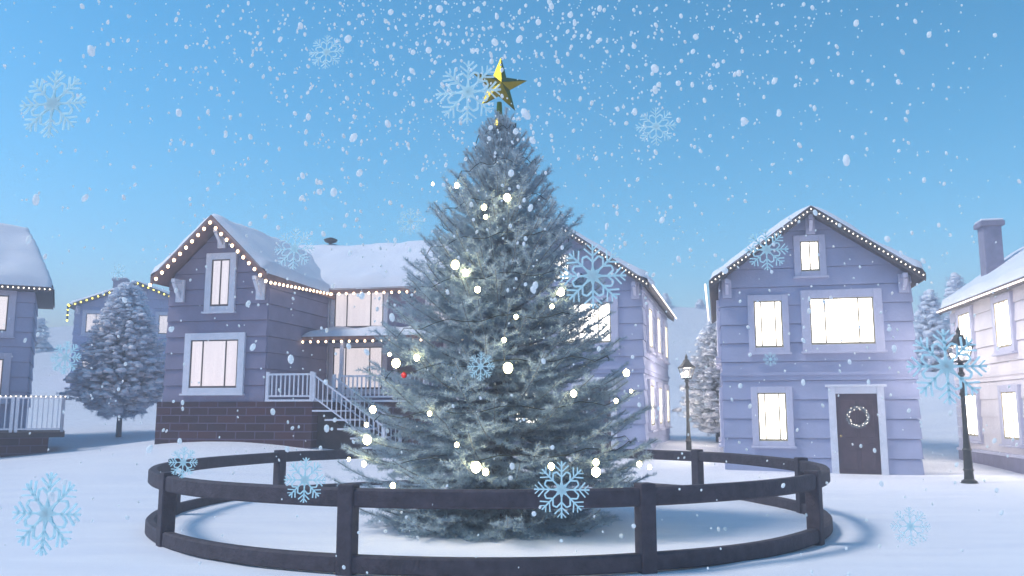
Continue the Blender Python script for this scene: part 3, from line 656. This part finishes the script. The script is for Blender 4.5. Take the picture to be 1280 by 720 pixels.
# tree topper star
star = thing('star', 'gold five pointed star on the tip of the big spruce', 'tree topper', (TX - .02, TY, 5.76)); star.scale = (1.22, 1.22, 1.22)
m = MB(); m.lathe([(.105, 0), (.10, .02), (.05, .13), (.038, .2), (.03, .34)], n=14); m.build('cone', M['gold'], star, smooth=False)
m = MB(); c = Vector((0, 0, .56)); ro, ri, th = .37, .142, .11; ring_ = []
for i in range(10):
    a = math.pi / 2 + i * math.pi / 5 + R(-3); r_ = ro if i % 2 == 0 else ri; ring_.append(c + Vector((r_ * math.cos(a), 0, r_ * math.sin(a))))
m.add(ring_ + [c + Vector((0, -th, 0)), c + Vector((0, th, 0))], [(i, (i + 1) % 10, 10) for i in range(10)] + [((i + 1) % 10, i, 11) for i in range(10)])
so = m.build('star_body', M['gold'], star); so.rotation_euler = (0, 0, R(14))

# bulbs in the spruce: placed round the front surface of the crown
tl = thing('tree_lights', 'large warm fairy lights strung over the big spruce', 'string lights', (TX, TY, 0))
spots = [(569, 331, 10), (582, 341, 8), (605, 259, 7), (607, 271, 5), (634, 247, 9), (597, 362, 7), (701, 365, 9), (495, 454, 10), (521, 447, 7), (487, 443, 4), (635, 460, 11), (783, 466, 8), (717, 492, 7), (770, 501, 5), (466, 512, 8), (459, 550, 10), (458, 531, 5), (455, 580, 6), (436, 574, 4), (595, 584, 11), (607, 590, 7), (537, 517, 5), (571, 556, 5), (491, 607, 6), (689, 583, 7), (745, 590, 10), (745, 578, 7), (799, 580, 6), (812, 584, 5), (630, 425, 5), (645, 396, 5), (541, 230, 4), (571, 232, 6), (690, 383, 5), (789, 489, 4)]
pts = []
for px, py, s in spots:
    # slide along the view ray to the front face of the cone of foliage
    best = None
    for Y in np.linspace(9.4, 12.6, 65):
        p = at(px, py, Y); rr = math.hypot(p.x - TX, p.y - TY)
        if rr < prad(p.z) * .97: best = p; break
    if best is None: best = at(px, py, 12.3)
    key = 'big|%.3f' % (.0052 * s); ob = bpy.data.objects.new('bulb', bulb_proto(key, .0052 * s)); COL.objects.link(ob); ob.parent = tl; ob.location = best - Vector((TX, TY, 0)); pts.append(ob.location.copy())
c = MB(); 
for i in range(9):
    z0 = .6 + i * .58; ring_ = []
    for j in range(41):
        a = 2 * math.pi * j / 40; zz = z0 + .58 * j / 40; ring_.append((prad(zz) * .82 * math.cos(a), prad(zz) * .82 * math.sin(a), zz + .04 * math.sin(j * 1.7)))
    c.tube(ring_, .006, 4)
c.build('cord', M['cord'], tl)
pb = at(505, 469, 11.2); m = MB(); m.ball((0, 0, 0), .04, 14, 10); bb = m.build('bauble', M['red'], smooth=True); bb.location = pb; tag(bb, 'small red bauble hanging on the left side of the big spruce', 'bauble'); m = MB(); m.lathe([(.014, .038), (.014, .055), (.004, .06)], n=8); m.build('cap', M['gold'], bb)

# ------------------------------------------------------------------ snow laden trees
def snow_tree(label, loc, H, Rm, z0=.9, seed=1, n=300, clump=.26, name='snowy_pine', group='snow covered trees', taper=1.0):
    rs = random.Random(seed); t = thing(name, label, 'tree', loc, rs.uniform(0, 6), group)
    tr = MB(); tr.tube([(0, 0, -.4), (0, 0, z0), (.03, .02, H * .6), (0, 0, H * .97)], [.1 * H / 5, .085 * H / 5, .05 * H / 5, .015], 8); tr.build('trunk', M['bark'], t, smooth=True)
    lm = MB(); sn = MB(); tw = []
    prof = lambda u: Rm * (min(1, (1.02 - u) ** .62 * 1.12) * min(1, .35 + u * 3) if taper < 1 else min(1, (1 - u) ** .75 * 1.08) * min(1, .62 + u * 2.5))
    for i in range(n):
        u = (i + rs.random()) / n; u = u ** 1.15; zc = z0 + (H - z0) * u; rr = prof(u); az = i * 2.39996 + rs.uniform(-.3, .3)
        L = rr * (rs.uniform(.35, 1.0) if i % 3 else rs.uniform(.85, 1.08)); hd = Vector((math.cos(az), math.sin(az), 0)); 
        b0 = Vector((0, 0, zc - L * .05)); e = b0 + hd * L + Vector((0, 0, L * rs.uniform(-.12, .12) + .12 * u)); md = b0.lerp(e, .5) + Vector((0, 0, -.05 * L))
        lm.tube([b0, md, e], [.022, .014, .006], 4)
        for q in range(4):
            bb_ = md.lerp(e, rs.random()); v = (hd + Vector((rs.uniform(-1, 1), rs.uniform(-1, 1), rs.uniform(-.9, .2)))).normalized(); tw.append((bb_, bb_ + v * clump * rs.uniform(.6, 1.2)))
        # clump of snow: a few overlapping lumps following the limb end
        for q in range(3):
            c = md.lerp(e, .35 + .33 * q) + Vector((rs.uniform(-.07, .07), rs.uniform(-.07, .07), .04)); r_ = clump * rs.uniform(.25, .78) * (1.0 - .35 * u); c.z += rs.uniform(-.12, .12)
            n0 = len(sn.v); sn.ball(c, r_, 10, 8, (1, 1, .7))
            for vi in range(n0, len(sn.v)):
                p = Vector(sn.v[vi]); nn = mnoise.noise(p * 6) * .5 + mnoise.noise(p * 17) * .3; p = c + (p - c) * (1 + nn); 
                if p.z < c.z - r_ * .15: p.z = c.z - r_ * .15 - (c.z - p.z) * .2
                sn.v[vi] = tuple(p)
    lm.build('limbs', M['bark_frost'], t); needles_mesh('twigs', tw, t, M['frost'], 130, .11, .016); sn.build('crown', M['snow'], t, smooth=True)
    return t
snow_tree('rounded snow laden pine in front of the distant lavender house', (-13.4, 29.3, gz(-13.4, 29.3)), 5.05, 1.75, .8, 3, 900, .23, taper=.5)
snow_tree('snowy tree peeking out from behind the left wall of the wreath door house', (7.3, 30.5, 0), 4.6, 1.55, .9, 5, 380, .2, taper=.5)
px = at(1166, 440, 40); snow_tree('tall snowy conifer seen left of the cream house gutter', (px.x, 40, 1.4), 5.6, 1.5, .5, 8, 260, .4)
px = at(1201, 440, 42); snow_tree('taller snowy conifer poking above the cream house gutter', (px.x, 42, 1.4), 6.7, 1.3, .5, 9, 260, .4)
for i, (a, b, Y, H, lb) in enumerate(((833, 402, 78, 3.0, 'small far conifer on the hill crest left of the street lamp top'), (876, 402, 78, 2.4, 'small far conifer on the hill crest right of the street lamp top'), (45, 452, 60, 3.6, 'far snowy shrub beside the lilac house wall on the hill'), (822, 404, 80, 2.2, 'lower far conifer at the roof corner of the spruce hidden house'))):
    p = at(a, b, Y); snow_tree(lb, (p.x, Y, p.z - .7), H, H * .33, .2, 20 + i, 60, .55)

# ------------------------------------------------------------------ falling snow (uncountable) and big crystals
dots = []
for i in range(3300):
    k = random.random()
    Y = 3.0 + 17 * random.random() ** .8
    if k < .62: px = random.gauss(600, 250); py = abs(random.gauss(60, 150))
    else: px = random.uniform(-20, 1300); py = random.uniform(-20, 730)
    p = at(px, py, Y)
    if p.z < .1: continue
    dots.append((p, min(.024, max(.0035, random.lognormvariate(math.log(.0102), .45))) * (.55 + .055 * Y)))
fs_ = MB()
for p, r_ in dots:
    q = Matrix.Rotation(random.uniform(-.6, .6), 3, 'Y'); n0 = len(fs_.v); el = random.uniform(1, 1.7); fs_.ball((0, 0, 0), r_, 6, 4, (1, 1, el))
    for vi in range(n0, len(fs_.v)): fs_.v[vi] = tuple(q @ Vector(fs_.v[vi]) + p)
o = fs_.build('falling_snow', M['snowdot'], smooth=True); o['kind'] = 'stuff'; o['label'] = 'falling snow flakes drifting through the air'

def crystal_mesh():
    m = MB(); T = .05
    def arm(a, b, w):
        a = Vector((a[0], 0, a[1])); b = Vector((b[0], 0, b[1])); m.bar(a, b, T, w, up=(a - b).cross(Vector((0, 1, 0))).normalized())
    def pol(r, d): return (r * math.sin(R(d)), r * math.cos(R(d)))
    for k in range(8):
        d = k * 45; arm(pol(0, d), pol(1, d), .055)
        arm(pol(.62, d), pol(.63 + .26, d - 17), .045) if True else None
        arm(pol(.62, d), pol(.89, d + 17), .045); arm(pol(.80, d), pol(.98, d - 9), .035); arm(pol(.80, d), pol(.98, d + 9), .035)
        a1 = pol(.48, d); b1 = pol(.63, d + 22.5 - 9); b2 = pol(.63, d + 22.5 + 9)
        arm(pol(.44, d), pol(.64, d + 16), .055); arm(pol(.64, d + 16), pol(.64, d + 29), .055); arm(pol(.64, d + 29), pol(.44, d + 45), .055)
        # kite at the heart
        q = [pol(0, 0), pol(.17, d - 22.5), pol(.36, d), pol(.17, d + 22.5)]
        m.add([(x, -T * .6, z) for x, z in q] + [(x, T * .6, z) for x, z in q], [(0, 1, 2, 3), (7, 6, 5, 4), (0, 4, 5, 1), (1, 5, 6, 2), (2, 6, 7, 3), (3, 7, 4, 0)])
    return m
me_s = crystal_mesh().build('x', M['flake']); meA = me_s.data; bpy.data.objects.remove(me_s)
me_s = crystal_mesh().build('x', M['flake_thin']); meB = me_s.data; bpy.data.objects.remove(me_s)
CR = [(66, 130, 47, 6.0, 0, 'large pale snow crystal high in the sky above the left edge house'),
      (408, 65, 24, 7.0, 1, 'faint snow crystal in the sky high above the mauve grey house roof vent'),
      (585, 115, 44, 7.5, 1, 'large very faint snow crystal just left of the gold star'),
      (368, 311, 27, 7.0, 1, 'faint snow crystal floating before the snowy roof of the mauve grey house'),
      (513, 277, 18, 8.0, 1, 'small faint snow crystal where the mauve grey roof meets the spruce'),
      (148, 340, 11, 9.0, 1, 'tiny faint snow crystal above the yellow lit gable'),
      (82, 447, 21, 7.0, 0, 'snow crystal floating left of the snow laden pine'),
      (58, 642, 49, 5.0, 0, 'largest snow crystal, low over bare snow left of the round fence'),
      (229, 578, 19, 6.5, 0, 'small snow crystal in front of the far left bend of the fence'),
      (381, 600, 27, 6.0, 0, 'snow crystal before the top rail left of the front left post'),
      (601, 458, 18, 7.0, 0, 'small snow crystal in front of the middle of the spruce'),
      (702, 612, 34, 6.0, 0, 'snow crystal before the fence top rail right of the spruce trunk'),
      (741, 345, 42, 7.0, 0, 'large snow crystal before the gable half hidden by the spruce'),
      (820, 158, 26, 8.0, 1, 'faint snow crystal alone in the sky right of the star'),
      (958, 312, 27, 7.0, 0, 'snow crystal before the left roof slope of the wreath door house'),
      (963, 449, 9, 8.0, 0, 'tiny snow crystal between the left windows of the wreath door house'),
      (1183, 458, 47, 6.0, 0, 'large snow crystal before the right hand street lamp lantern'),
      (1138, 658, 23, 6.0, 1, 'faint snow crystal low over the snow right of the round fence')]
for px_, py_, r_, Y, fa, lb in CR:
    o = bpy.data.objects.new('snow_crystal', meB if fa else meA); COL.objects.link(o); o.location = at(px_, py_, Y); sc = r_ * Y / F
    o.scale = (sc, sc, sc); o.rotation_euler = (R(-4), 0, R(random.uniform(-14, -6))); tag(o, lb, 'snow crystal', 'big snow crystals drifting in the air')

# ------------------------------------------------------------------ light, sky, haze, camera
SUN_EL, SUN_AZ = R(52), R(-96)      # sun stands behind and to the left of the square
w = bpy.data.worlds.new('World'); S.world = w; w.use_nodes = True; nt = w.node_tree
sky = nt.nodes.new('ShaderNodeTexSky'); sky.sky_type = 'NISHITA'; sky.sun_disc = False; sky.sun_elevation = SUN_EL; sky.sun_rotation = SUN_AZ
sky.air_density = 1.0; sky.dust_density = .05; sky.ozone_density = 4.0
bg = nt.nodes['Background']; bg.inputs['Strength'].default_value = .15
sp = nt.nodes.new('ShaderNodeSeparateColor'); cb = nt.nodes.new('ShaderNodeCombineColor'); nt.links.new(sky.outputs[0], sp.inputs[0])
for k_, (g_, c_) in enumerate(((2.5, .165), (1.4, .60), (1.4, .50))):   # clear winter air: deeper zenith, paler horizon
    pw = nt.nodes.new('ShaderNodeMath'); pw.operation = 'POWER'; pw.inputs[1].default_value = g_; nt.links.new(sp.outputs[k_], pw.inputs[0])
    mu = nt.nodes.new('ShaderNodeMath'); mu.operation = 'MULTIPLY'; mu.inputs[1].default_value = c_; nt.links.new(pw.outputs[0], mu.inputs[0]); nt.links.new(mu.outputs[0], cb.inputs[k_])
nt.links.new(cb.outputs[0], bg.inputs['Color'])
# cold winter air
hz = MB(); hz.box(-640, 640, -60, 940, -3, 17); m = bpy.data.materials.new('winter_air'); m.use_nodes = True; N_ = m.node_tree.nodes; N_.remove(N_['Principled BSDF'])
pv = N_.new('ShaderNodeVolumePrincipled'); pv.inputs['Color'].default_value = (.80, .86, 1, 1); pv.inputs['Density'].default_value = .0105; pv.inputs['Anisotropy'].default_value = .1
m.node_tree.links.new(pv.outputs[0], N_['Material Output'].inputs['Volume']); ho = hz.build('haze', m); ho['kind'] = 'stuff'
ld = bpy.data.lights.new('sun', 'SUN'); ld.energy = 2.0; ld.angle = R(14); ld.color = (1, .93, .88)
lo = bpy.data.objects.new('sun', ld); COL.objects.link(lo)
sd = Vector((math.sin(SUN_AZ) * math.cos(SUN_EL), math.cos(SUN_AZ) * math.cos(SUN_EL), math.sin(SUN_EL)))
lo.rotation_euler = sd.to_track_quat('Z', 'Y').to_euler()

cam = bpy.data.cameras.new('camera'); co = bpy.data.objects.new('camera', cam); COL.objects.link(co); S.camera = co
cam.sensor_width = 36; cam.lens = 36 * F / 1280; cam.clip_end = 3000; cam.clip_start = .05
co.location = (0, 0, EYE); co.rotation_euler = (math.pi / 2 + PITCH, 0, 0)

S.view_settings.view_transform = 'Standard'; S.view_settings.look = 'None'; S.view_settings.exposure = .60; S.view_settings.gamma = 1
S.cycles.use_denoising = True; S.cycles.max_bounces = 6; S.cycles.transparent_max_bounces = 12; S.cycles.sample_clamp_indirect = 4
